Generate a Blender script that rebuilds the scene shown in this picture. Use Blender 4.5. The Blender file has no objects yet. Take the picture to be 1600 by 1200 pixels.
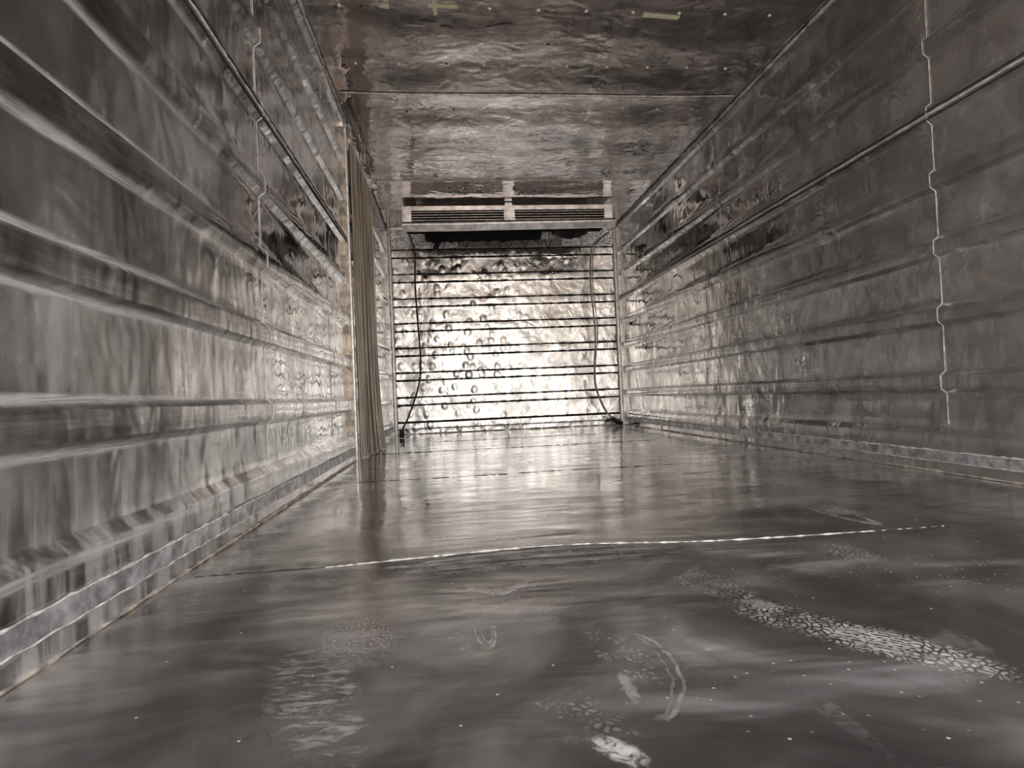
import bpy, bmesh, math, random
from mathutils import Vector, Matrix, noise
random.seed(7)
S = bpy.context.scene
COL = S.collection

# ------------------------------------------------------------------ camera
W, H, D = 2.2, 1.938, 5.70          # inside of the cargo box
Y0 = -0.60                          # the open doorway behind the camera
yaw, pitch, roll, FPX = 0.102085, 0.018857, -0.042277, 940.3
cy, sy, cp, sp, cr, sr = (math.cos(yaw), math.sin(yaw), math.cos(pitch),
                          math.sin(pitch), math.cos(roll), math.sin(roll))
fwd = Vector((sy * cp, cy * cp, sp))
rt = Vector((cy, -sy, 0))
up = rt.cross(fwd)
rt, up = cr * rt + sr * up, -sr * rt + cr * up
cd = bpy.data.cameras.new('camera')
cam = bpy.data.objects.new('camera', cd)
COL.objects.link(cam)
m = Matrix((rt, up, -fwd)).transposed().to_4x4()
m.translation = Vector((0.539, 0, 0.327))
cam.matrix_world = m
cd.sensor_width = 36
cd.lens = FPX / 1600 * 36
cd.clip_start = 0.02
S.camera = cam

# ------------------------------------------------------------------ exposure, world
S.view_settings.view_transform = 'Standard'
S.view_settings.look = 'None'
S.view_settings.gamma = 1
S.view_settings.use_curve_mapping = False
S.view_settings.exposure = 0.12
S.cycles.max_bounces = 8
S.cycles.adaptive_threshold = 0.08
S.cycles.use_light_tree = False
S.cycles.glossy_bounces = 7
S.cycles.diffuse_bounces = 2
S.cycles.transmission_bounces = 3
S.cycles.sample_clamp_indirect = 8
S.cycles.caustics_reflective = True
S.cycles.use_denoising = True

wd = bpy.data.worlds.new('outdoors')
S.world = wd
wd.use_nodes = True
nt = wd.node_tree
nt.nodes.clear()
tc = nt.nodes.new('ShaderNodeTexCoord')
sx = nt.nodes.new('ShaderNodeSeparateXYZ')
nt.links.new(tc.outputs['Generated'], sx.inputs[0])
ramp = nt.nodes.new('ShaderNodeValToRGB')
mr = nt.nodes.new('ShaderNodeMapRange')
mr.inputs['From Min'].default_value = -1
mr.inputs['From Max'].default_value = 1
nt.links.new(sx.outputs['Z'], mr.inputs['Value'])
nt.links.new(mr.outputs[0], ramp.inputs[0])
e = ramp.color_ramp.elements
e[0].position = 0.0
e[0].color = (0.30, 0.27, 0.25, 1)
e[1].position = 1.0
e[1].color = (0.46, 0.54, 0.70, 1)
for p, c in ((0.44, (0.36, 0.325, 0.30, 1)), (0.485, (0.62, 0.57, 0.53, 1)), (0.53, (0.86, 0.84, 0.80, 1)),
             (0.60, (0.74, 0.75, 0.77, 1)), (0.70, (0.74, 0.78, 0.84, 1))):
    q = e.new(p)
    q.color = c
bg = nt.nodes.new('ShaderNodeBackground')
bg.inputs['Strength'].default_value = 5.0
# invented warm and pale patches standing in for surroundings, added to vary reflections
vm = nt.nodes.new('ShaderNodeMapping')
nt.links.new(tc.outputs['Generated'], vm.inputs[0])
vm.inputs['Scale'].default_value = (1, 1, 1.6)
wn = nt.nodes.new('ShaderNodeTexNoise')
nt.links.new(vm.outputs[0], wn.inputs['Vector'])
wn.inputs['Scale'].default_value = 5.0
wn.inputs['Detail'].default_value = 2.0
wr = nt.nodes.new('ShaderNodeValToRGB')
nt.links.new(wn.outputs['Fac'], wr.inputs[0])
we = wr.color_ramp.elements
we[0].position, we[0].color = .40, (.62, .49, .40, 1)
we[1].position, we[1].color = .60, (1.5, 1.5, 1.5, 1)
wq = we.new(.5)
wq.color = (1.1, .975, .89, 1)
wm = nt.nodes.new('ShaderNodeMix')
wm.data_type, wm.blend_type = 'RGBA', 'MULTIPLY'
wm.inputs[0].default_value = 1
nt.links.new(ramp.outputs[0], wm.inputs[6])
nt.links.new(wr.outputs[0], wm.inputs[7])
nt.links.new(wm.outputs[2], bg.inputs[0])
wo = nt.nodes.new('ShaderNodeOutputWorld')
nt.links.new(bg.outputs[0], wo.inputs[0])

# light portal in the open doorway (it only guides sampling of the sky)
pl = bpy.data.lights.new('doorway_daylight', 'AREA')
pl.shape = 'RECTANGLE'
pl.size, pl.size_y = W, H
pl.cycles.is_portal = True
po = bpy.data.objects.new('doorway_daylight', pl)
COL.objects.link(po)
po.location = (W / 2, Y0 - 0.01, H / 2)
po.rotation_euler = (math.radians(90), 0, 0)


# ------------------------------------------------------------------ node helpers
class NT:
    def __init__(s, name):
        s.m = bpy.data.materials.new(name)
        s.m.use_nodes = True
        s.t = s.m.node_tree
        s.b = s.t.nodes['Principled BSDF']
        s.tc = s.t.nodes.new('ShaderNodeTexCoord').outputs['Object']

    def put(s, sock, v):
        if isinstance(v, bpy.types.NodeSocket):
            s.t.links.new(v, sock)
        else:
            if isinstance(v, tuple) and len(v) == 3 and sock.type == 'RGBA':
                v = (*v, 1)
            sock.default_value = v

    def set(s, **k):
        for a, v in k.items():
            s.put(s.b.inputs[a.replace('_', ' ')], v)

    def mp(s, loc=(0, 0, 0), rot=(0, 0, 0), sc=(1, 1, 1), vec=None, kind='POINT'):
        n = s.t.nodes.new('ShaderNodeMapping')
        n.vector_type = kind
        s.t.links.new(vec or s.tc, n.inputs[0])
        n.inputs['Location'].default_value = loc
        n.inputs['Rotation'].default_value = rot
        n.inputs['Scale'].default_value = sc
        return n.outputs[0]

    def noise(s, scale, detail=3, rough=.5, dist=0, vec=None, out='Fac'):
        n = s.t.nodes.new('ShaderNodeTexNoise')
        s.t.links.new(vec or s.tc, n.inputs['Vector'])
        n.inputs['Scale'].default_value = scale
        n.inputs['Detail'].default_value = detail
        n.inputs['Roughness'].default_value = rough
        n.inputs['Distortion'].default_value = dist
        return n.outputs[out]

    def voro(s, scale, feature='F1', vec=None, out='Distance', rnd=1, dim='3D'):
        n = s.t.nodes.new('ShaderNodeTexVoronoi')
        n.feature = feature
        n.voronoi_dimensions = dim
        s.t.links.new(vec or s.tc, n.inputs['Vector'])
        n.inputs['Scale'].default_value = scale
        n.inputs['Randomness'].default_value = rnd
        return n.outputs[out]

    def wave(s, scale, dist=0, vec=None, direction='X'):
        n = s.t.nodes.new('ShaderNodeTexWave')
        n.bands_direction = direction
        s.t.links.new(vec or s.tc, n.inputs['Vector'])
        n.inputs['Scale'].default_value = scale
        n.inputs['Distortion'].default_value = dist
        return n.outputs['Fac']

    def math(s, op, a, b=0.0, clamp=False):
        n = s.t.nodes.new('ShaderNodeMath')
        n.operation = op
        n.use_clamp = clamp
        s.put(n.inputs[0], a)
        s.put(n.inputs[1], b)
        return n.outputs[0]

    def rng(s, v, a, b, c=0.0, d=1.0, smooth=True):
        n = s.t.nodes.new('ShaderNodeMapRange')
        n.interpolation_type = 'SMOOTHSTEP' if smooth else 'LINEAR'
        s.put(n.inputs['Value'], v)
        for k, x in zip(('From Min', 'From Max', 'To Min', 'To Max'), (a, b, c, d)):
            s.put(n.inputs[k], x)
        return n.outputs[0]

    def mix(s, f, a, b):
        n = s.t.nodes.new('ShaderNodeMix')
        n.data_type = 'RGBA'
        s.put(n.inputs[0], f)
        s.put(n.inputs[6], a)
        s.put(n.inputs[7], b)
        return n.outputs[2]

    def xyz(s, vec=None):
        n = s.t.nodes.new('ShaderNodeSeparateXYZ')
        s.t.links.new(vec or s.tc, n.inputs[0])
        return n.outputs

    def length(s, vec):
        n = s.t.nodes.new('ShaderNodeVectorMath')
        n.operation = 'LENGTH'
        s.t.links.new(vec, n.inputs[0])
        return n.outputs['Value']

    def bump(s, h, dist, strength=1.0, normal=None):
        n = s.t.nodes.new('ShaderNodeBump')
        n.inputs['Distance'].default_value = dist
        n.inputs['Strength'].default_value = strength
        s.t.links.new(h, n.inputs['Height'])
        if normal:
            s.t.links.new(normal, n.inputs['Normal'])
        return n.outputs[0]


def simple(name, col, rough=.5, metal=0.0, var=.15, bump=0.0, scale=30):
    n = NT(name)
    f = n.noise(scale, 5, .6)
    c2 = tuple(max(0, x * (1 - var * 2)) for x in col)
    c1 = tuple(min(1, x * (1 + var)) for x in col)
    n.set(Base_Color=n.mix(n.rng(f, .3, .7), c2, c1), Roughness=rough, Metallic=metal)
    if bump:
        n.set(Normal=n.bump(n.noise(scale * 2, 4, .6), bump))
    return n.m


def liner(name, col, r0, r1, axis, wrinkle=1.0, dirt=.45, film=.05):
    """thin bare aluminium sheet, wavy, scuffed and dusty; axis = 'side', 'back' or 'top'"""
    n = NT(name)
    st = {'side': (1, 1.0, .55), 'back': (1, 1, .8), 'top': (.8, 1.05, 1)}[axis]
    v = n.mp(sc=st)
    big = n.noise(2.6, 2, .5, .4, v)
    mid = n.noise(9, 2, .5, .6, v)
    den = n.voro(11, 'F1', v) if axis == 'back' else n.noise(15, 1, .5, .5, v)
    fine = n.noise(38, 1, .5, .3, v)
    # one height in metres: slow waves, ripples, knocks (patchy) and hammering
    hgt = n.math('MULTIPLY', big, .010 * wrinkle)
    hgt = n.math('ADD', hgt, n.math('MULTIPLY', mid, .0034 * wrinkle))
    if axis == 'back':
        patch = n.rng(n.xyz()[0], .8, 1.5, 1.0, .30)
        hgt = n.math('ADD', hgt, n.math('MULTIPLY', n.math('MULTIPLY', n.rng(den, .45, .12), patch), .0022 * wrinkle))
    else:
        hgt = n.math('ADD', hgt, n.math('MULTIPLY', den, .0016 * wrinkle))
    hgt = n.math('ADD', hgt, n.math('MULTIPLY', fine, .0003 * wrinkle))
    nb = n.bump(hgt, 1.0, 1)
    # vertical streaks of grime, blotches, scratches
    drip = n.noise(7, 3, .6, .3, n.mp(sc=(3, 3, .35)))
    blot = n.noise(3.2, 4, .62, .8)
    scr = n.noise(60, 3, .7, 2.0, n.mp(rot=(.4, .3, .5), sc=(1, .08, .7)))
    f = n.math('MULTIPLY', n.rng(blot, .42, .72), n.rng(drip, .3, .75))
    f = n.math('ADD', f, n.math('MULTIPLY', n.rng(scr, .68, .78), .35), True)
    f = n.math('MULTIPLY', f, dirt, True)
    y = n.xyz()[1]
    near = n.rng(y, .5, 2.3, 1.0, 0.0)              # worn and dulled towards the doorway
    rr = n.rng(n.noise(5, 2, .6), .3, .7, r0, r1)
    rr = n.math('ADD', rr, n.math('MULTIPLY', near, .16))
    dark = tuple(c * .62 for c in col)
    c = n.mix(n.rng(n.noise(4.5, 4, .65, 1.0), .35, .68), dark, col)
    if axis == 'side':
        # scuffed rib faces and pale oxide rubbed up along the rib edges, heaviest near the doorway
        z = n.xyz()[2]
        d = n.math('ABSOLUTE', n.math('SUBTRACT', n.math('MODULO', n.math('ADD', z, .03575), .2305), .11525))
        lon = n.noise(30, 3, .7, 1.0, n.mp(sc=(1, .12, 2.2)))
        face = n.math('MULTIPLY', n.rng(d, .034, .026), n.rng(lon, .3, .62, .35, 1.0))
        c = n.mix(n.math('MULTIPLY', face, n.rng(near, 0, 1, .25, .75)), c, (.20, .19, .185))
        wobl = n.math('MULTIPLY', n.math('SUBTRACT', n.noise(14, 4, .6, 0, n.mp(sc=(1, .4, 1))), .5), .012)
        ed = n.rng(n.math('ABSOLUTE', n.math('SUBTRACT', n.math('ADD', d, wobl), .040)), .013, .002)
        ed = n.math('MULTIPLY', n.math('MULTIPLY', ed, n.rng(near, .0, 1, .05, .75)), n.rng(lon, .3, .6, .4, 1))
        f = n.math('MAXIMUM', f, ed)
        low = n.math('MULTIPLY', n.rng(z, .38, .05), n.rng(drip, .35, .62))
        f = n.math('MAXIMUM', f, n.math('MULTIPLY', low, n.rng(near, 0, 1, .15, .60)))
    c = n.mix(f, c, (.78, .785, .80))
    f2 = n.math('MAXIMUM', f, n.rng(y, .6, 3.8, film, film * .15))
    n.set(Base_Color=c, Roughness=rr, Normal=nb, Metallic=n.math('SUBTRACT', 1.0, f2))
    return n.m


M = {}
M['side'] = liner('side_liner_aluminium', (.765, .765, .765), .035, .17, 'side', 1.35)
M['side_right'] = liner('right_liner_aluminium', (.765, .76, .75), .05, .19, 'side', 1.35, .5, .34)
M['back'] = liner('back_liner_aluminium', (.61, .625, .625), .19, .33, 'back', 2.5, .25, .10)
M['top'] = liner('ceiling_aluminium', (.72, .66, .62), .05, .16, 'top', 1.3, .2, .22)
M['caulk'] = simple('white_caulk', (.84, .83, .80), .6, 0, .2, .002, 60)
M['trim'] = simple('pale_aluminium_trim', (.90, .90, .89), .34, .35, .15, .0012, 40)
M['rail'] = simple('weathered_rail_aluminium', (.72, .725, .75), .40, .55, .3, .0015, 22)
M['rust'] = simple('rust_stained_trim', (.74, .67, .58), .5, .3, .3, .002, 25)
M['groove'] = simple('dark_groove_grime', (.05, .045, .042), .7, 0, .2, 0, 40)
M['rib_shade'] = simple('painted_rib_shade', (.03, .022, .02), .6, 0, .25, 0, 40)  # dark brown that paints in the shade of the back-wall rib flanks
M['cooler'] = simple('aged_white_painted_metal', (.97, .97, .94), .36, .8, .22, .0015, 14)
M['slat'] = simple('dull_metal_slat', (.66, .64, .62), .4, .6, .2, 0, 30)
M['black'] = simple('black_rubber', (.012, .012, .012), .55, 0, .2, .003, 40)
M['inside'] = simple('dark_cooler_interior', (.01, .01, .01), .9)
M['hose_dark'] = simple('dark_brown_hose', (.07, .055, .045), .5)
M['hose_grey'] = simple('grey_translucent_hose', (.42, .41, .38), .35)
M['tape'] = simple('cream_masking_tape', (.97, .90, .66), .6, 0, .06)
M['rivet'] = simple('bright_rivet', (.85, .84, .80), .4, .3, .05)
M['white'] = simple('white_plastic', (.97, .97, .97), .3, .5, .02)


# ------------------------------------------------------------------ mesh helpers
def link(name, bm, mat, parent=None, smooth=False, angle=35):
    me = bpy.data.meshes.new(name)
    bmesh.ops.recalc_face_normals(bm, faces=bm.faces)
    bm.to_mesh(me)
    bm.free()
    o = bpy.data.objects.new(name, me)
    COL.objects.link(o)
    for x in (mat if isinstance(mat, (list, tuple)) else [mat]):
        me.materials.append(x)
    if smooth:
        for p in me.polygons:
            p.use_smooth = True
        me.set_sharp_from_angle(angle=math.radians(angle))
    if parent:
        o.parent = parent
    return o


def struct(o):
    o['kind'] = 'structure'
    return o


def tag(o, label, cat, group=None):
    o['label'] = label
    o['category'] = cat
    if group:
        o['group'] = group
    return o


def empty(name, loc=(0, 0, 0)):
    o = bpy.data.objects.new(name, None)
    COL.objects.link(o)
    o.location = loc
    return o


def box(bm, a, b, bev=0.0):
    """axis-aligned box between corners a and b"""
    r = bmesh.ops.create_cube(bm, size=1)
    vs = r['verts']
    for v in vs:
        v.co = Vector([(a[i] + b[i]) / 2 + v.co[i] * (b[i] - a[i]) for i in range(3)])
    if bev:
        es = list({e for v in vs for e in v.link_edges})
        bmesh.ops.bevel(bm, geom=es, offset=bev, segments=2, affect='EDGES', profile=.6)


def tube(bm, pts, r, seg=8, closed_ends=True):
    rings = []
    n = len(pts)
    pts = [Vector(p) for p in pts]
    rr = r if isinstance(r, (list, tuple)) else [r] * n
    ref = Vector((0, 0, 1))
    for i, p in enumerate(pts):
        t = (pts[min(i + 1, n - 1)] - pts[max(i - 1, 0)]).normalized()
        if abs(t.dot(ref)) > .95:
            ref = Vector((1, 0, 0)) if abs(t.x) < .9 else Vector((0, 1, 0))
        a = t.cross(ref).normalized()
        b = t.cross(a)
        rings.append([bm.verts.new(p + rr[i] * (math.cos(k * 2 * math.pi / seg) * a + math.sin(k * 2 * math.pi / seg) * b))
                      for k in range(seg)])
    for A, B in zip(rings, rings[1:]):
        for k in range(seg):
            bm.faces.new((A[k], A[(k + 1) % seg], B[(k + 1) % seg], B[k]))
    if closed_ends:
        bm.faces.new(rings[0])
        bm.faces.new(rings[-1])


def spline(pts, n=8):
    """Catmull-Rom through pts"""
    P = [Vector(p) for p in pts]
    P = [P[0] * 2 - P[1]] + P + [P[-1] * 2 - P[-2]]
    out = []
    for i in range(1, len(P) - 2):
        for k in range(n):
            t = k / n
            out.append(.5 * ((2 * P[i]) + (P[i + 1] - P[i - 1]) * t + (2 * P[i - 1] - 5 * P[i] + 4 * P[i + 1] - P[i + 2]) * t * t
                             + (3 * P[i] - P[i - 1] - 3 * P[i + 1] + P[i + 2]) * t ** 3))
    out.append(P[-2])
    return out


def nz(x, y, z=0.0):
    return noise.noise(Vector((x, y, z)))


# rib profile shared by the liners: height z against how far it stands into the room
RIBS = [.31 + .2305 * k for k in range(8)]


def rib_profile(p, kick=True, zmax=H, step=.03, hw=.037, fw=.021):
    pts = []
    if kick:
        pts += [(0, p), (.04, p), (.08, p), (.128, p), (.132, p * .93), (.150, p * .08), (.154, 0)]
    else:
        pts += [(0, 0), (.0435, 0), (.048, .1 * p), (.056, .95 * p), (.060, p), (.10, p), (.104, .95 * p), (.1115, .1 * p), (.1155, 0)]
    for c in RIBS:
        last = pts[-1][0]
        a = c - hw - .004
        k = max(1, round((a - last) / step))
        pts += [(last + (a - last) * i / k, 0) for i in range(1, k + 1)]
        for dz, f in ((-hw, .06), (-fw - .002, .95), (-fw + .003, 1), (0, 1), (fw - .003, 1), (fw + .002, .95), (hw, .06), (hw + .004, 0)):
            pts.append((c + dz, f * p))
    pts = [q for q in pts if q[0] <= zmax - .002]
    pts.append((zmax, pts[-1][1]))
    return pts


def sweep(bm, prof, u0, u1, du, place, wob, seed, thick=.06):
    """extrude the profile along u; place(u, z, out) gives the point; the outer skin lies thick behind"""
    n = max(1, round((u1 - u0) / du))
    cols = []
    for i in range(n + 1):
        u = u0 + (u1 - u0) * i / n
        c = []
        for z, o in prof:
            w = wob * (nz(u * 1.7, z * 2.3, seed) + .5 * nz(u * 6, z * 7, seed + 9))
            dz = .0016 * nz(u * 5, z * 31, seed + 3) if 0 < z < H - .01 else 0
            c.append(bm.verts.new(place(u, z + dz, o + w)))
        cols.append(c)
    for A, B in zip(cols, cols[1:]):
        for j in range(len(prof) - 1):
            bm.faces.new((A[j], A[j + 1], B[j + 1], B[j]))
    # outer skin and edges
    ends = [[bm.verts.new(place(u, z, -thick)) for z in (prof[0][0], prof[-1][0])] for u in (u0, u1)]
    bm.faces.new((ends[0][0], ends[0][1], ends[1][1], ends[1][0]))
    bm.faces.new([ends[0][0], ends[0][1]] + cols[0][::-1])
    bm.faces.new([ends[1][0], ends[1][1]] + cols[-1][::-1])
    bm.faces.new([c[0] for c in cols] + [ends[1][0], ends[0][0]])
    bm.faces.new([c[-1] for c in cols] + [ends[1][1], ends[0][1]])


P = .020                            # how far the ribs stand out; their faces are the planes x = 0 and x = W


def left(u, z, o):
    return (o - P, u, z)


def right(u, z, o):
    return (W + P - o, u, z)


def back(u, z, o):
    return (u, D - o, z)


# ------------------------------------------------------------------ walls
YD0, YD1 = 3.42, 4.62               # side doorway in the left wall
bm = bmesh.new()
sweep(bm, rib_profile(P), Y0, YD0, .035, left, .0022, 1.0)
wall_left = struct(link('wall_left', bm, M['side'], smooth=True))
bm = bmesh.new()
sweep(bm, rib_profile(P), YD1, D + .06, .035, left, .0035, 2.0)
wall_left_rear = struct(link('wall_left_rear', bm, M['side'], smooth=True))
# header above the side door
bm = bmesh.new()
box(bm, (-.08, YD0, 1.84), (-.004, YD1, H))
struct(link('wall_left_header', bm, M['side']))
# the side door itself, set a little back in its frame
bm = bmesh.new()
sweep(bm, rib_profile(P, True, 1.84), YD0 + .004, YD1 - .004, .035, lambda u, z, o: (o - .05, u, z), .003, 3.0, .03)
door = struct(link('door_1', bm, M['side'], smooth=True))
bm = bmesh.new()
sweep(bm, rib_profile(P), Y0, D + .06, .035, right, .0022, 4.0)
wall_right = struct(link('wall_right', bm, M['side_right'], smooth=True))
bm = bmesh.new()
prof = rib_profile(.012, False, H, .03, .037, .030)
sweep(bm, prof, -.03, W + .03, .035, back, .0035, 5.0)
wall_back = struct(link('wall_back', bm, M['back'], smooth=True))


def bead(bm, pts, w, seed=0.0, jitter=.35, seg=5):
    """irregular squeezed bead following pts"""
    rr = [w * (1 + jitter * 2 * nz(i * .9, seed, 1.7)) for i in range(len(pts))]
    tube(bm, pts, rr, seg)


# seams where liner sheets meet: a thin bead that follows the ribs
for nm, pl_, yy, w in (('left', left, 1.89, .0016), ('left', left, .72, .0012), ('right', right, 1.89, .0013), ('right', right, 3.5, .0010),
                       ('left', left, 2.9, .0014)):
    bm = bmesh.new()
    prof_ = [(z, o) for z, o in rib_profile(P, True, H, .012)]
    pts = [pl_(yy + .004 * nz(z * 4, yy), z, o + .0016) for z, o in prof_ if z > .155]
    bead(bm, pts, w, yy, .3, 4)
    link('seam_bead', bm, M['caulk'] if nm == 'right' and yy < 2 else M['trim'], wall_left if nm == 'left' else wall_right, True)
# long horizontal lap joint, white sealant squeezed out between two dark edges, and caulk along the ceiling edge
for pl_, par, y1 in ((left, wall_left, YD0 - .02), (right, wall_right, D - .02)):
    for zz, oo, w, mat in ((1.224, P + .003, .0042, 'caulk'), (1.238, P + .001, .003, 'groove'), (1.211, P + .001, .003, 'groove')):
        bm = bmesh.new()
        pts = [pl_(Y0 + (y1 - Y0) * i / 150, zz + .0025 * nz(i * .35, zz * 9, oo), oo) for i in range(151)]
        bead(bm, pts, w, zz + y1, .5 if mat == 'caulk' else .15, 5)
        link('sealant_and_shade_line' if mat == 'caulk' else 'joint_groove', bm, M[mat], par, True)

for c in [.0795] + RIBS:  # dark beads added along the back-wall ribs, standing in for their shaded flanks
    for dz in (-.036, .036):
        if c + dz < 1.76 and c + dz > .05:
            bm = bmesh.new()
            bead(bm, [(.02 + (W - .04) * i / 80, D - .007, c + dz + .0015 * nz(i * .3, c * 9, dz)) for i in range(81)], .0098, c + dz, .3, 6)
            link('sealant_and_shade_line', bm, M['rib_shade'], wall_back, True)

# bottom rail strips (pale aluminium with ragged caulk along both edges)
for side, pl_, segs in (('left', left, ((Y0, YD0), (YD1, D - .03))), ('right', right, ((Y0, D - .03),))):
    bm = bmesh.new()
    bc = bmesh.new()
    for a, b in segs:
        n = round((b - a) / .05)
        for i in range(n):
            pass
        p0, p1 = pl_(a, .040, P - .004), pl_(b, .074, P + .004)
        box(bm, [min(x, y) for x, y in zip(p0, p1)], [max(x, y) for x, y in zip(p0, p1)], .0015)
        for zz, w in ((.0755, .0028), (.039, .0018)):
            k = round((b - a) / .018)
            bead(bc, [pl_(a + (b - a) * i / k, zz + .003 * nz(i * .45, zz * 50), P + .0035) for i in range(k + 1)], w, zz, .8)
    o = struct(link('baseboard_' + side, bm, M['rail']))
    link('caulk_bead', bc, M['caulk'], o, True)
# thin dirt-filled joint where the walls meet the floor
bm = bmesh.new()
for pl_, y1 in ((left, YD0), (right, D)):
    k = 160
    bead(bm, [pl_(Y0 + (y1 - Y0) * i / k, .004, P + .002 + .002 * nz(i * .3, 2)) for i in range(k + 1)], .0035, y1, .6)
bead(bm, [(.03 + (W - .06) * i / 60, D - .006, .005) for i in range(61)], .005, 3, .6)
struct(link('trim_1', bm, M['rust'], smooth=True))
# caulk between walls and ceiling
bm = bmesh.new()
for pl_, a, b in ((left, Y0, YD0), (left, YD1, D), (right, Y0, D)):
    k = round((b - a) / .03)
    bead(bm, [pl_(a + (b - a) * i / k, H - .011 + .002 * nz(i * .5, 4), P + .003) for i in range(k + 1)], .0062, a + 1, .7)
struct(link('trim_2', bm, M['caulk'], smooth=True))

# side-door frame: posts, head rail
bm = bmesh.new()
box(bm, (-.07, YD0 - .021, 0), (.016, YD0 + .020, 1.86), .003)
box(bm, (-.07, YD1 - .02, 0), (.004, YD1 + .02, 1.86), .003)
box(bm, (-.07, YD0, 1.835), (.008, YD1, 1.862), .003)
t3 = struct(link('trim_3', bm, M['trim']))
bm = bmesh.new()
box(bm, (-.03, YD0 - .034, .0), (.006, YD0 - .0215, 1.86), .002)
link('rusted_edge', bm, M['rust'], t3)
# corner trims of the back wall
bm = bmesh.new()
for x0, x1 in ((-.03, .034), (W - .034, W + .03)):
    box(bm, (x0, D - .034, 0), (x1, D - .002, H), .004)
t4 = struct(link('trim_4', bm, M['trim']))
bm = bmesh.new()
for x in (.036, W - .036, .012, W - .012):
    yy = D - .016 if .02 < x < W - .02 else D - .036
    bead(bm, [(x + .003 * nz(i * .4, x * 7), yy, .01 + (H - .02) * i / 90) for i in range(91)], .006, x, .6)
link('caulk_bead', bm, M['caulk'], t4, True)


# ------------------------------------------------------------------ ceiling (sheets sag between the roof bows)
BOWS = [2.467 + .4255 * k for k in range(-7, 9)]
bm = bmesh.new()
nx, ny = 44, 230
g = []
for j in range(ny + 1):
    y = Y0 + (D + .06 - Y0) * j / ny
    ph = (y - BOWS[0]) / .4255
    r = []
    for i in range(nx + 1):
        x = -.06 + (W + .12) * i / nx
        t = max(0, min(1, x / W))
        sag = .009 * (1 - math.cos(2 * math.pi * ph)) / 2 * (math.sin(math.pi * t) ** .5 if 0 < t < 1 else 0)
        sag *= .8 + .6 * nz(x * 1.3, y * 1.1, 5)
        w = .0022 * nz(x * 4, y * 6, 8)
        edge = min(1, 12 * max(0, min(t, 1 - t)))
        lap = .002 if 3.157 < y < 4.433 else 0
        r.append(bm.verts.new((x, y, H - (sag + w + lap) * edge)))
    g.append(r)
for A, B in zip(g, g[1:]):
    for i in range(nx):
        bm.faces.new((A[i], A[i + 1], B[i + 1], B[i]))
box(bm, (-.06, Y0, H + .012), (W + .06, D + .06, H + .05))
ceiling = struct(link('ceiling', bm, M['top'], smooth=True))


def ceil_z(x, y):
    ph = (y - BOWS[0]) / .4255
    t = max(0, min(1, x / W))
    sag = .009 * (1 - math.cos(2 * math.pi * ph)) / 2 * math.sin(math.pi * t) ** .5 * (.8 + .6 * nz(x * 1.3, y * 1.1, 5))
    return H - (sag + .0022 * nz(x * 4, y * 6, 8) + (.002 if 3.157 < y < 4.433 else 0)) * min(1, 12 * min(t, 1 - t))


bm = bmesh.new()
for y0, w in ((3.157, .0048), (4.433, .0052)):
    bead(bm, [(.03 + (W - .06) * i / 70, y0 + .002 * nz(i * .3, y0), ceil_z(.03 + (W - .06) * i / 70, y0) - .003) for i in range(71)], w, y0, .5)
link('seam_bead', bm, M['caulk'], ceiling, True)
bm = bmesh.new()
bead(bm, [(.03 + (W - .06) * i / 70, 3.149, ceil_z(.03 + (W - .06) * i / 70, 3.149) - .0008) for i in range(71)], .003, 6, .3)
link('joint_groove', bm, M['groove'], ceiling, True)
bm = bmesh.new()
bmesh.ops.create_uvsphere(bm, u_segments=12, v_segments=8, radius=1)
bmesh.ops.scale(bm, vec=(.0085, .0085, .005), verts=bm.verts)
riv0 = link('rivet', bm, M['rivet'], ceiling, True, 80)
first = True
for k, yb in enumerate((2.467, 2.893, 3.322, 3.708, 4.17)):
    for i in range(10):
        x = .152 + .2043 * i
        if k == 2 and i < 4 and i != 1 or k == 3 and i not in (5, 7, 9) or k == 4 and i not in (3, 8) or (k, i) in ((0, 1), (0, 2), (1, 2)):
            continue
        o = riv0 if first else riv0.copy()
        if not first:
            COL.objects.link(o)
        first = False
        o.parent = ceiling
        o.location = (x, yb + random.uniform(-.003, .003), ceil_z(x, yb) - .001)
bm = bmesh.new()
for x, y in ((.242, 2.465), (.581, 2.883), (.36, 3.36), (.50, 3.32), (.62, 3.34), (1.05, 2.70), (1.7, 2.72)):
    mm = Matrix.Translation((x, y, ceil_z(x, y))) @ Matrix.Diagonal((.008, .008, .003, 1))
    bmesh.ops.create_uvsphere(bm, u_segments=10, v_segments=6, radius=1, matrix=mm)
link('rivet_hole', bm, M['groove'], ceiling, True, 80)

# ------------------------------------------------------------------ floor
FX, FY = 2.5, 1.222


def floor_z(x, y):
    z = .0022 * nz(x * 1.5, y * 1.2, 3) + .0009 * nz(x * 4, y * 3.5, 6)
    if y < FY:                       # sheet bulges up against the lap joint
        z += .016 * math.exp(-((x - .70) / .30) ** 2) * math.exp(-((FY - y) / .06) ** 2)
        z += .0012
    z += .006 * math.exp(-((x - 1.45) / .16) ** 2 - ((y - 1.53) / .12) ** 2)
    edge = min(1, max(0, min(x, W - x)) * 14)
    return z * edge


bm = bmesh.new()
xs = [-.06 + (W + .12) * i / 110 for i in range(111)]
ys = [Y0 + (FY - Y0) * j / 90 for j in range(91)]
ys += [FY + .0006] + [FY + (D + .06 - FY) * j / 170 for j in range(1, 171)]
g = [[bm.verts.new((x, y, floor_z(x, y if y != ys[90] else FY - 1e-6))) for x in xs] for y in ys]
for A, B in zip(g, g[1:]):
    for i in range(len(xs) - 1):
        bm.faces.new((A[i], A[i + 1], B[i + 1], B[i]))
box(bm, (-.06, Y0, -.06), (W + .06, D + .06, -.015))

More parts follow.
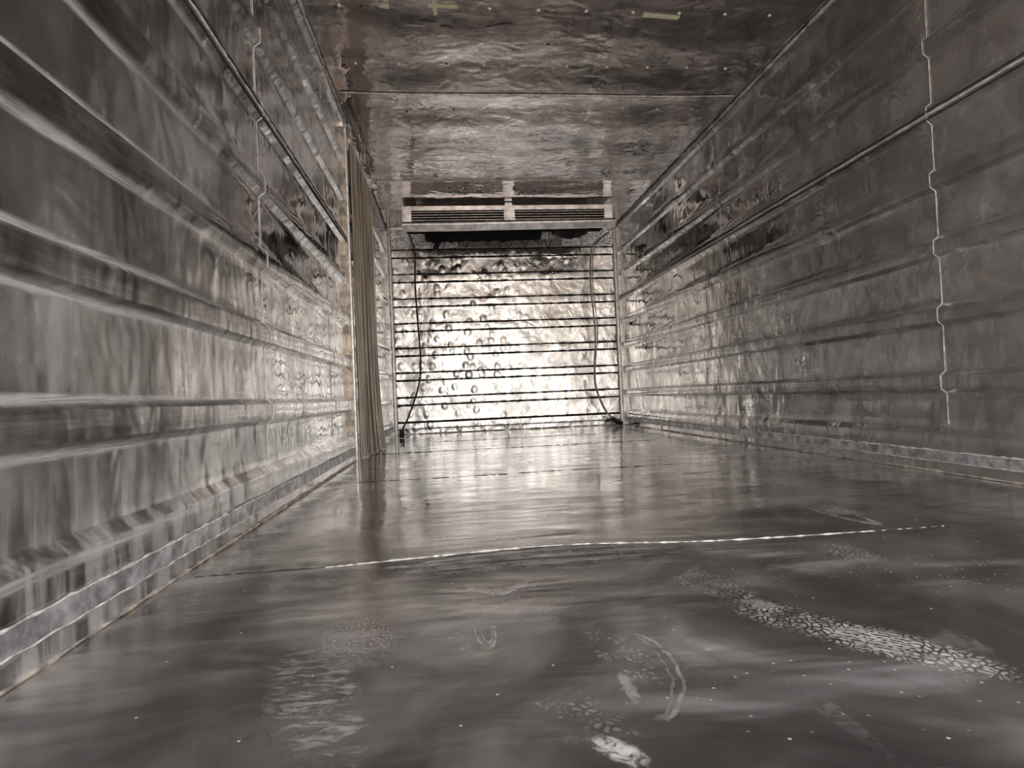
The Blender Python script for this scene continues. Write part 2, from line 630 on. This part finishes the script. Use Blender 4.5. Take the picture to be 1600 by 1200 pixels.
n = NT('floor_aluminium')
st = n.mp(sc=(.55, 1.5, 1))
hgt = n.math('MULTIPLY', n.noise(2.0, 2, .5, .3, st), .008)
hgt = n.math('ADD', hgt, n.math('MULTIPLY', n.noise(6.5, 2, .5, .5, st), .0030))
hgt = n.math('ADD', hgt, n.math('MULTIPLY', n.noise(15, 2, .5, .6, st), .0008))
nb = n.bump(hgt, 1.0, 1)
blot = n.noise(2.4, 4, .62, .9)
smear = n.noise(5, 3, .6, .8, n.mp(rot=(0, 0, .5), sc=(.4, 1.6, 1)))
scrat = n.noise(70, 3, .7, 1.5, n.mp(rot=(0, 0, .35), sc=(.06, 1, 1)))
dust_and_glint = n.math('MULTIPLY', n.rng(blot, .40, .75), n.rng(smear, .35, .75))
dust_and_glint = n.math('ADD', n.math('MULTIPLY', dust_and_glint, .60), n.math('MULTIPLY', n.rng(scrat, .66, .8), .08))


def local(cx, cy_, ang, half_l, half_w):
    """coordinates inside one mark: x along its length -1..1, y across -1..1"""
    return n.mp(loc=(cx, cy_, 0), rot=(0, 0, ang), sc=(half_l, half_w, 1), kind='TEXTURE')


def add(mask):
    global dust_and_glint
    dust_and_glint = n.math('MAXIMUM', dust_and_glint, mask)


def flat2(vec):
    x, y, z = n.xyz(vec)
    c = n.t.nodes.new('ShaderNodeCombineXYZ')
    n.t.links.new(x, c.inputs[0])
    n.t.links.new(y, c.inputs[1])
    return c.outputs[0]


edge_n = n.math('MULTIPLY', n.math('SUBTRACT', n.noise(24, 4, .7), .5), 1.2)
flat = flat2(n.tc)
vd = n.t.nodes.new('ShaderNodeVectorMath')
vd.operation = 'MULTIPLY_ADD'
n.t.links.new(n.noise(55, 1, .5, 0, flat, 'Color'), vd.inputs[0])
vd.inputs[1].default_value = (.016, .016, 0)
n.t.links.new(flat, vd.inputs[2])
warp = vd.outputs[0]
cells = n.voro(118, 'DISTANCE_TO_EDGE', n.mp(vec=warp, rot=(0, 0, .4), sc=(1, .8, 1)), dim='2D')
tread_cells = n.math('MULTIPLY', n.rng(cells, .10, .26), n.rng(n.noise(24, 3, .7), .32, .55, .25, 1))
spots = n.math('MULTIPLY', n.rng(n.voro(105, 'DISTANCE_TO_EDGE', warp, dim='2D'), .06, .30), n.rng(n.noise(28, 3, .7), .40, .62, .15, 1))
chev = n.rng(n.wave(55, 5, flat, 'DIAGONAL'), .45, .6)
grime = n.noise(45, 3, .7)


def print_or_glint_mark(cx, cy_, ang, hl, hw, pat, strength, power=1.0):
    v = flat2(local(cx, cy_, ang, hl, hw))
    r = n.math('ADD', n.length(v), edge_n)
    mk = n.rng(r, 1.1, .62)
    mk = n.math('MULTIPLY', mk, pat)
    mk = n.math('MULTIPLY', mk, n.rng(grime, .25, .6, .45, 1.0))
    add(n.math('MULTIPLY', mk, strength))


def outline_mark(cx, cy_, ang, hl, hw, strength, width=.1, sector=None):
    v = flat2(local(cx, cy_, ang, hl, hw))
    r = n.math('ADD', n.length(v), n.math('MULTIPLY', edge_n, .25))
    d = n.math('ABSOLUTE', n.math('SUBTRACT', r, .9))
    mk = n.rng(d, width, width * .2)
    if sector:
        x = n.xyz(v)[sector[0]]
        mk = n.math('MULTIPLY', mk, n.rng(x, sector[1], sector[2]))
    mk = n.math('MULTIPLY', mk, n.rng(grime, .3, .6, .3, 1.0))
    add(n.math('MULTIPLY', mk, strength))


one = n.rng(n.noise(48, 4, .75, 1.5), .36, .56, .15, 1)
print_or_glint_mark(1.060, .705, -.965, .150, .052, tread_cells, .85)       # toe half of the big print
print_or_glint_mark(1.055, .715, -.965, .060, .040, chev, .80)
print_or_glint_mark(.985, .815, -1.05, .075, .050, tread_cells, .75)
print_or_glint_mark(.985, .860, -.95, .032, .022, one, .50)
print_or_glint_mark(.955, .955, -1.45, .120, .052, spots, .55)              # older print behind it
print_or_glint_mark(1.276, 1.076, -1.755, .095, .055, tread_cells, .50)     # heel blotch
print_or_glint_mark(.373, .703, -1.225, .150, .055, n.rng(n.noise(60, 4, .7, 1, n.mp(rot=(0, 0, .3), sc=(.5, 1.5, 1))), .45, .62), .45)
print_or_glint_mark(.400, .860, -1.2, .090, .060, n.rng(n.voro(150, 'F1', flat, dim='2D'), .22, .1), .9)
print_or_glint_mark(.660, .600, -.9, .075, .050, spots, .32)
print_or_glint_mark(.676, .544, -.927, .040, .016, one, .90)
print_or_glint_mark(.740, .740, -1.4, .100, .045, spots, .40)
print_or_glint_mark(.900, .600, -1.53, .120, .016, one, .16)
print_or_glint_mark(1.066, 1.548, -1.06, .09, .035, tread_cells, .35)
print_or_glint_mark(.720, .650, -1.6, .045, .010, one, .40)
print_or_glint_mark(.549, .790, -.87, .018, .010, spots, .4)
print_or_glint_mark(.74, 1.165, .06, .34, .034, n.rng(n.noise(22, 5, .7, 1, n.mp(rot=(0, 0, .1), sc=(.12, 2.4, 1))), .40, .66), .55)  # highlight below the lap joint, painted in as a pale streaky smear
print_or_glint_mark(.64, 1.195, .05, .26, .016, n.rng(n.noise(30, 4, .7, 1, n.mp(rot=(0, 0, .1), sc=(.1, 2, 1))), .3, .7), .8)  # brighter core of the same painted seam highlight
print_or_glint_mark(1.155, .686, -1.6, .04, .02, one, .25)
outline_mark(.573, .852, -1.53, .070, .015, .42, .16, (0, -.9, .3))
outline_mark(.575, .846, -1.53, .045, .008, .35, .2, (0, -.9, .3))
for q in range(5):
    outline_mark(.606, 1.075 - .004 * q, 0, .062 - .004 * q, .085 - .011 * q, .75 - .08 * q, .05, (1, .0, -.6))
outline_mark(.740, .690, -1.75, .120, .055, .40, .07, (1, .0, .5))
outline_mark(.735, .690, -1.75, .120, .047, .30, .05, (1, .0, .5))
outline_mark(1.47, 1.52, -1.49, .26, .035, .55, .14, (0, -.2, .5))
print_or_glint_mark(1.46, 1.56, -1.49, .22, .03, one, .18)
# loose bright specks
sp_ = n.rng(n.voro(7, 'F1', flat, dim='2D'), .014, .008)
add(n.math('MULTIPLY', sp_, .9))
sp2 = n.math('MULTIPLY', n.rng(n.voro(26, 'F1', flat, dim='2D'), .06, .03), n.rng(blot, .5, .62))
add(n.math('MULTIPLY', sp2, .8))
# sealant and dirt in the sheet joints
X, Y, Z = n.xyz()
# grime along the walls
X, Y, Z = n.xyz()
side_d = n.math('MINIMUM', X, n.math('SUBTRACT', W, X))
add(n.math('MULTIPLY', n.math('MULTIPLY', n.rng(side_d, .12, .02), n.rng(smear, .35, .7)), .45))
X, Y, Z = n.xyz()
f = n.math('MINIMUM', dust_and_glint, .95)
near = n.rng(Y, .5, 2.4, 1.0, 0.0)
base = n.mix(n.rng(n.noise(3.5, 4, .62, 1.0), .35, .68), (.36, .355, .35), (.80, .795, .785))
base = n.mix(f, base, (.80, .77, .74))
rr = n.rng(n.noise(4, 4, .6), .3, .7, .04, .14)
rr = n.math('ADD', rr, n.math('MULTIPLY', near, .16))
rr = n.math('ADD', rr, n.math('MULTIPLY', f, .3))
n.set(Base_Color=base, Roughness=rr, Metallic=n.math('SUBTRACT', 1.0, n.math('MAXIMUM', f, n.rng(near, 0, 1, .01, .07))), Normal=nb)
M['floor'] = n.m
floor = struct(link('floor', bm, M['floor'], smooth=True))
for y0, w, mt, xa, xb, off in ((FY + .002, .0014, 'caulk', .28, 1.60, .0), (FY + .010, .0022, 'groove', .03, 1.72, 0), (FX, .0015, 'groove', .03, 1.72, 0), (3.75, .002, 'groove', .05, 1.9, 0),
                      (4.6, .002, 'groove', .4, 1.7, 0)):
    bm = bmesh.new()
    k = 140
    bead(bm, [(xa + (xb - xa) * i / k, y0 + .006 * nz(i * .04, y0) + (.03 * (i / k) if y0 > 2 else 0), floor_z(xa + (xb - xa) * i / k, y0 - .004 if y0 < 2 else y0) - .0002 - .0012 * max(0, i / k - .8) * 5) for i in range(k + 1)], w, y0, .9)
    link('seam_bead' if mt == 'caulk' else 'joint_groove', bm, M[mt], floor, True)

# ------------------------------------------------------------------ back wall: torn foil panel behind the cooler, white cap
n = NT('foil_insulation')
fv = n.voro(60, 'F1')
n.set(Base_Color=n.mix(n.rng(n.voro(45, 'F1'), .16, .1), (.96, .97, 1.0), (.12, .1, .1)), Roughness=.45, Metallic=.95,
      Normal=n.bump(n.noise(14, 4, .6), .03, 1, n.bump(fv, .006)))
bm = bmesh.new()
box(bm, (.04, D - .022, 1.752), (W - .04, D - .003, 1.925), .002)
t5 = struct(link('trim_5', bm, n.m))
bm = bmesh.new()
box(bm, (.66, D - .03, 1.735), (1.66, D - .0225, 1.80), .001)
struct(link('trim_6', bm, M['slat']))

bm = bmesh.new()
tube(bm, [(1.70, D - .004, 1.60), (1.70, D - .024, 1.60), (1.70, D - .028, 1.60)], [.032, .032, .024], 14)
tube(bm, [(1.70, D - .028, 1.60), (1.70, D - .036, 1.597)], [.012, .010], 10)
tag(link('wall_plug', bm, M['white'], smooth=True), 'small round white plastic plug on the back wall, below the right end of the cooler', 'plug')

# ------------------------------------------------------------------ evaporator cooler
CY = 4.92
ev = empty('evaporator_cooler', (1.08, CY, 1.69))
tag(ev, 'long pale slatted evaporator cooler hanging under the ceiling at the back wall', 'cooler')
x0, x1 = .207, 1.955


def loc(o):
    o.parent = ev
    o.matrix_parent_inverse = Matrix.Translation(ev.location).inverted()
    return o


bm = bmesh.new()          # housing: top, back, ends, bottom as one folded shell
box(bm, (x0, CY + .02, 1.885), (x1, 5.35, 1.897), .002)
box(bm, (x0, 5.34, 1.80), (x1, 5.35, 1.885), .002)
box(bm, (x0, CY + .02, 1.79), (x0 + .006, 5.35, 1.89), .002)
box(bm, (x1 - .006, CY + .02, 1.79), (x1, 5.35, 1.89), .002)
loc(link('housing', bm, M['cooler']))
bm = bmesh.new()
box(bm, (x0 + .008, CY + .06, 1.785), (x1 - .008, 5.335, 1.883))
loc(link('coil_block', bm, M['inside']))
bm = bmesh.new()          # front frame
box(bm, (x0 - .008, CY - .006, 1.868), (x1 + .004, CY + .02, 1.899), .003)
box(bm, (x0 - .002, CY - .002, 1.765), (x0 + .072, CY + .018, 1.87), .002)
box(bm, (x1 - .072, CY - .002, 1.765), (x1 - .002, CY + .018, 1.87), .002)
loc(link('front_frame', bm, M['cooler']))
bm = bmesh.new()
box(bm, (1.035, CY - .008, 1.765), (1.125, CY + .016, 1.90), .002)
mull = loc(link('center_post', bm, M['cooler']))
for xx, zz in ((1.05, 1.885), (1.11, 1.885), (1.05, 1.85), (1.11, 1.79), (1.05, 1.79), (1.08, 1.775)):
    bm = bmesh.new()
    tube(bm, [(xx, CY - .007, zz), (xx, CY - .012, zz)], .0045, 8)
    o = link('screw', bm, M['inside'] if zz < 1.83 else M['slat'], None, True)
    o.parent = mull
for a, b in ((x0 + .07, 1.037), (1.123, x1 - .07)):
    bm = bmesh.new()
    box(bm, (a - .004, CY + .0, 1.862), (b + .004, CY + .014, 1.870))
    box(bm, (a - .004, CY + .0, 1.762), (b + .004, CY + .014, 1.770))
    gr = loc(link('grille', bm, M['cooler']))
    for k in range(4):
        z = 1.786 + .0215 * k
        bm = bmesh.new()
        vs = [bm.verts.new(p) for p in ((a, CY + .004, z - .005), (a, CY + .04, z + .007), (a, CY + .04, z + .0115), (a, CY + .004, z + .0005),
                                        (b, CY + .004, z - .005), (b, CY + .04, z + .007), (b, CY + .04, z + .0115), (b, CY + .004, z + .0005))]
        for q in ((0, 1, 2, 3), (4, 7, 6, 5), (0, 4, 5, 1), (1, 5, 6, 2), (2, 6, 7, 3), (3, 7, 4, 0)):
            bm.faces.new([vs[i] for i in q])
        o = link('slat', bm, M['slat'])
        o.parent = gr
bm = bmesh.new()          # drip pan: folded sheet tray leaning forward, left end a touch lower
sec = [(CY - .012, 1.772), (CY - .035, 1.750), (CY - .035, 1.738), (CY - .012, 1.700), (CY + .03, 1.702), (CY + .036, 1.72), (CY + .03, 1.768)]
ends = []
for xx, dz in ((x0 - .004, -.004), (.6, -.004), (1.08, .0), (1.6, .004), (x1 + .014, .008)):
    ends.append([bm.verts.new((xx, y, z + dz)) for y, z in sec])
for A, B in zip(ends, ends[1:]):
    for i in range(len(sec)):
        j = (i + 1) % len(sec)
        bm.faces.new((A[i], A[j], B[j], B[i]))
bm.faces.new(ends[0])
bm.faces.new(ends[-1])
loc(link('drip_pan', bm, M['cooler']))
# black torn insulation under the pan
bm = bmesh.new()
k = 60
ring = []
for i in range(k + 1):
    x = .37 + (1.40 - .37) * i / k
    b_ = 1.685 + .026 * nz(x * 9, 1) + .014 * nz(x * 31, 2) + (.045 if i in (0, k) else 0)
    ring.append([bm.verts.new((x, y, z)) for y, z in ((5.05, 1.79), (5.24 + .01 * nz(x * 12, 5), b_), (5.31, b_ + .01 + .008 * nz(x * 22, 8)), (5.33, 1.79))])
for A, B in zip(ring, ring[1:]):
    for i in range(4):
        bm.faces.new((A[i], A[(i + 1) % 4], B[(i + 1) % 4], B[i]))
bm.faces.new(ring[0])
bm.faces.new(ring[-1])
ring = []
for i in range(21):
    x = 1.50 + .30 * i / 20
    b_ = 1.735 - .035 * math.sin(math.pi * i / 20) + .012 * nz(x * 25, 4)
    ring.append([bm.verts.new((x, y, z)) for y, z in ((5.05, 1.79), (5.24, b_), (5.31, b_ + .01), (5.33, 1.79))])
for A, B in zip(ring, ring[1:]):
    for i in range(4):
        bm.faces.new((A[i], A[(i + 1) % 4], B[(i + 1) % 4], B[i]))
bm.faces.new(ring[0])
bm.faces.new(ring[-1])
loc(link('torn_insulation', bm, M['black'], smooth=True))
bm = bmesh.new()
tube(bm, spline([(.47, 5.27, 1.72), (.475, 5.27, 1.675), (.462, 5.26, 1.64), (.455, 5.26, 1.612)]), .024, 12)
loc(link('drain_stub', bm, M['black'], smooth=True))
rnd = random.Random(3)
for xx, w_, dr in ((.52, .03, .05), (.72, .05, .028), (.92, .04, .02), (1.10, .06, .03), (1.02, -.03, .055), (1.25, .05, .03), (1.38, .05, .028), (1.45, .06, .035)):
    bm = bmesh.new()
    tube(bm, spline([(xx - w_ / 2, 5.255, 1.69), (xx - w_ / 3, 5.24, 1.675 - dr * .6), (xx, 5.238, 1.662 - dr), (xx + w_ / 3, 5.24, 1.672 - dr * .5), (xx + w_ / 2, 5.255, 1.69)]), .0035, 6)
    loc(link('cable', bm, M['black'], smooth=True))
# hanger bracket up to the ceiling
for a, b in (((1.05, CY + .03, 1.896), (1.11, CY + .07, 1.932)), ((x0 + .1, 5.2, 1.896), (x0 + .15, 5.25, 1.93)), ((x1 - .15, 5.2, 1.896), (x1 - .1, 5.25, 1.93))):
    bm = bmesh.new()
    box(bm, a, b, .002)
    loc(link('hanger_bracket', bm, M['cooler']))

# ------------------------------------------------------------------ drain hoses
h = empty('drain_hose', (.111, 5.209, 0))
tag(h, 'thin dark drain hose hanging from the left end of the cooler to the floor', 'hose')
bm = bmesh.new()
tube(bm, spline([(.222, 5.18, 1.778), (.24, 5.19, 1.74), (.262, 5.215, 1.67), (.279, 5.225, 1.60), (.272, 5.23, 1.288), (.283, 5.23, .95), (.293, 5.23, .678),
                 (.272, 5.23, .458), (.182, 5.225, .205), (.125, 5.212, .09), (.113, 5.21, .055)]), .0075, 8)
o = link('hose', bm, M['hose_dark'], None, True)
o.parent = h
o.matrix_parent_inverse = Matrix.Translation(h.location).inverted()
bm = bmesh.new()
tube(bm, [(.111, 5.209, .004), (.111, 5.209, .03), (.112, 5.21, .075)], [.021, .022, .018], 12)
o = link('end_plug', bm, M['black'], None, True)
o.parent = h
o.matrix_parent_inverse = Matrix.Translation(h.location).inverted()
h2 = empty('drain_hose', (2.08, 5.55, 0))
tag(h2, 'pale grey double drain hose hanging from the right end of the cooler into the corner', 'hose')
for dx, dy in ((0, 0), (.022, .012)):
    bm = bmesh.new()
    s = 1 if dx == 0 else .4
    tube(bm, spline([(2.02, 5.30, 1.765), (2.0, 5.38, 1.76), (1.935 + dx, 5.53, 1.715), (1.905 + dx, 5.55, 1.60), (1.893 + dx, 5.55, 1.307), (1.917 + dx, 5.55, .882), (1.894 + dx * s, 5.55, .581),
                     (1.897 + dx * s, 5.55, .37), (1.975 + dx * s, 5.55, .156), (2.06, 5.55 + dy, .065)]), .0085 if dx == 0 else .005, 8)
    o = link('hose', bm, M['hose_grey'], None, True)
    o.parent = h2
    o.matrix_parent_inverse = Matrix.Translation(h2.location).inverted()
bm = bmesh.new()
tube(bm, [(2.045, 5.55, .078), (2.085, 5.55, .035), (2.11, 5.55, .026), (2.14, 5.55, .022)], [.014, .022, .022, .018], 12)
o = link('end_plug', bm, M['black'], None, True)
o.parent = h2
o.matrix_parent_inverse = Matrix.Translation(h2.location).inverted()

# ------------------------------------------------------------------ strip curtain bunched along the side doorway
n = NT('aged_clear_pvc')
v = n.mp(sc=(14, 14, .25))
f = n.noise(5, 4, .6, .2, v)
blot = n.noise(6, 5, .6)
c = n.mix(n.rng(f, .35, .68), (.36, .27, .20), (.99, .92, .80))
c = n.mix(n.rng(blot, .55, .8), c, (.36, .34, .32))
n.set(Base_Color=c, Roughness=.22, Transmission_Weight=.12, Normal=n.bump(f, .004), IOR=1.45, Coat_Weight=.3)
cu = empty('strip_curtain', (.05, 3.8, 0))
tag(cu, 'brownish clear plastic strip curtain bunched along the left side doorway', 'curtain')


def cpart(o):
    o.parent = cu
    o.matrix_parent_inverse = Matrix.Translation(cu.location).inverted()
    return o


bm = bmesh.new()
box(bm, (.012, YD0 + .022, 1.79), (.034, 4.62, 1.812), .002)
box(bm, (.014, YD0 + .022, 1.75), (.019, 4.35, 1.792), .001)
cpart(link('hanging_rail', bm, M['trim']))
NS = 11
for s in range(NS):
    bm = bmesh.new()
    y0_ = 3.455 + s * .064
    wd_ = .115
    seg, rows = 8, 36
    grid = []
    for j in range(rows + 1):
        z = 1.79 - (1.79 - .006) * j / rows
        low = max(0, 1 - z / .5)
        r = []
        for i in range(seg + 1):
            a = i / seg
            y = y0_ + wd_ * a + .006 * nz(z * 1.3, s, 1) + low ** 2 * .05 * (s / NS) * (.5 + a)
            if z > 1.55:
                y = y0_ + wd_ * a
            q_ = (y0_ + wd_ * a - 3.455) / .75
            x = .018 + .040 * q_ * (1 - z / 3) + .010 * math.cos(a * math.pi + s * math.pi) + .005 * math.sin(a * 9 + s * 2.1) + .004 * nz(z * 1.6, s * 3, a) + low ** 2 * .018 * (s / NS) * (1 + math.sin(s * 2.4))
            r.append((x, y, z))
        grid.append(r)
    fr = [[bm.verts.new(p) for p in r] for r in grid]
    bk = [[bm.verts.new((p[0] - .003, p[1], p[2])) for p in r] for r in grid]
    for j in range(rows):
        for i in range(seg):
            bm.faces.new((fr[j][i], fr[j][i + 1], fr[j + 1][i + 1], fr[j + 1][i]))
            bm.faces.new((bk[j][i], bk[j + 1][i], bk[j + 1][i + 1], bk[j][i + 1]))
        for i in (0, seg):
            bm.faces.new((fr[j][i], fr[j + 1][i], bk[j + 1][i], bk[j][i]))
    for j in (0, rows):
        for i in range(seg):
            bm.faces.new((fr[j][i], bk[j][i], bk[j][i + 1], fr[j][i + 1]))
    cpart(link('plastic_strip', bm, n.m, smooth=True, angle=60))
# broken hook hanging above the curtain
bm = bmesh.new()
tube(bm, spline([(.045, 3.95, H - .005), (.045, 3.95, 1.90), (.045, 3.95, 1.868)]), .006, 8)
cpart(link('hanging_hook', bm, M['caulk'], smooth=True))


# ------------------------------------------------------------------ tape on the ceiling
def tape(corners, label, group=None):
    bm = bmesh.new()
    lo = [bm.verts.new((x, y, ceil_z(x, y) - .0035)) for x, y in corners]
    hi = [bm.verts.new((x, y, ceil_z(x, y) - .0015)) for x, y in corners]
    k = len(corners)
    bm.faces.new(lo)
    bm.faces.new(hi)
    for i in range(k):
        bm.faces.new((lo[i], lo[(i + 1) % k], hi[(i + 1) % k], hi[i]))
    return tag(link('tape_strip', bm, M['tape']), label, 'tape')


def rect(ax, ay, bx, by, w):
    d = Vector((bx - ax, by - ay)).normalized()
    q = Vector((-d.y, d.x)) * w / 2
    return [(ax + q.x, ay + q.y), (bx + q.x, by + q.y), (bx - q.x, by - q.y), (ax - q.x, ay - q.y)]


tape(rect(.512, 2.452, .632, 2.456, .022), 'cream tape strip running sideways on the ceiling, crossed by a shorter piece')
tape([(.525, 2.405), (.545, 2.405), (.548, 2.505), (.532, 2.515)], 'short cream tape piece crossing the sideways strip on the ceiling')
tape([(.305, 2.462), (.33, 2.448), (.352, 2.448), (.352, 2.474), (.33, 2.474)], 'small pointed cream tape scrap on the ceiling beside a dark rivet hole')
tape(rect(1.425, 2.478, 1.592, 2.494, .024), 'lone cream tape strip on the ceiling near the right wall')
tape([(.47, 4.34), (.50, 4.30), (.512, 4.345), (.50, 4.37)], 'tiny cream tape scrap on the ceiling at the seam in front of the cooler')
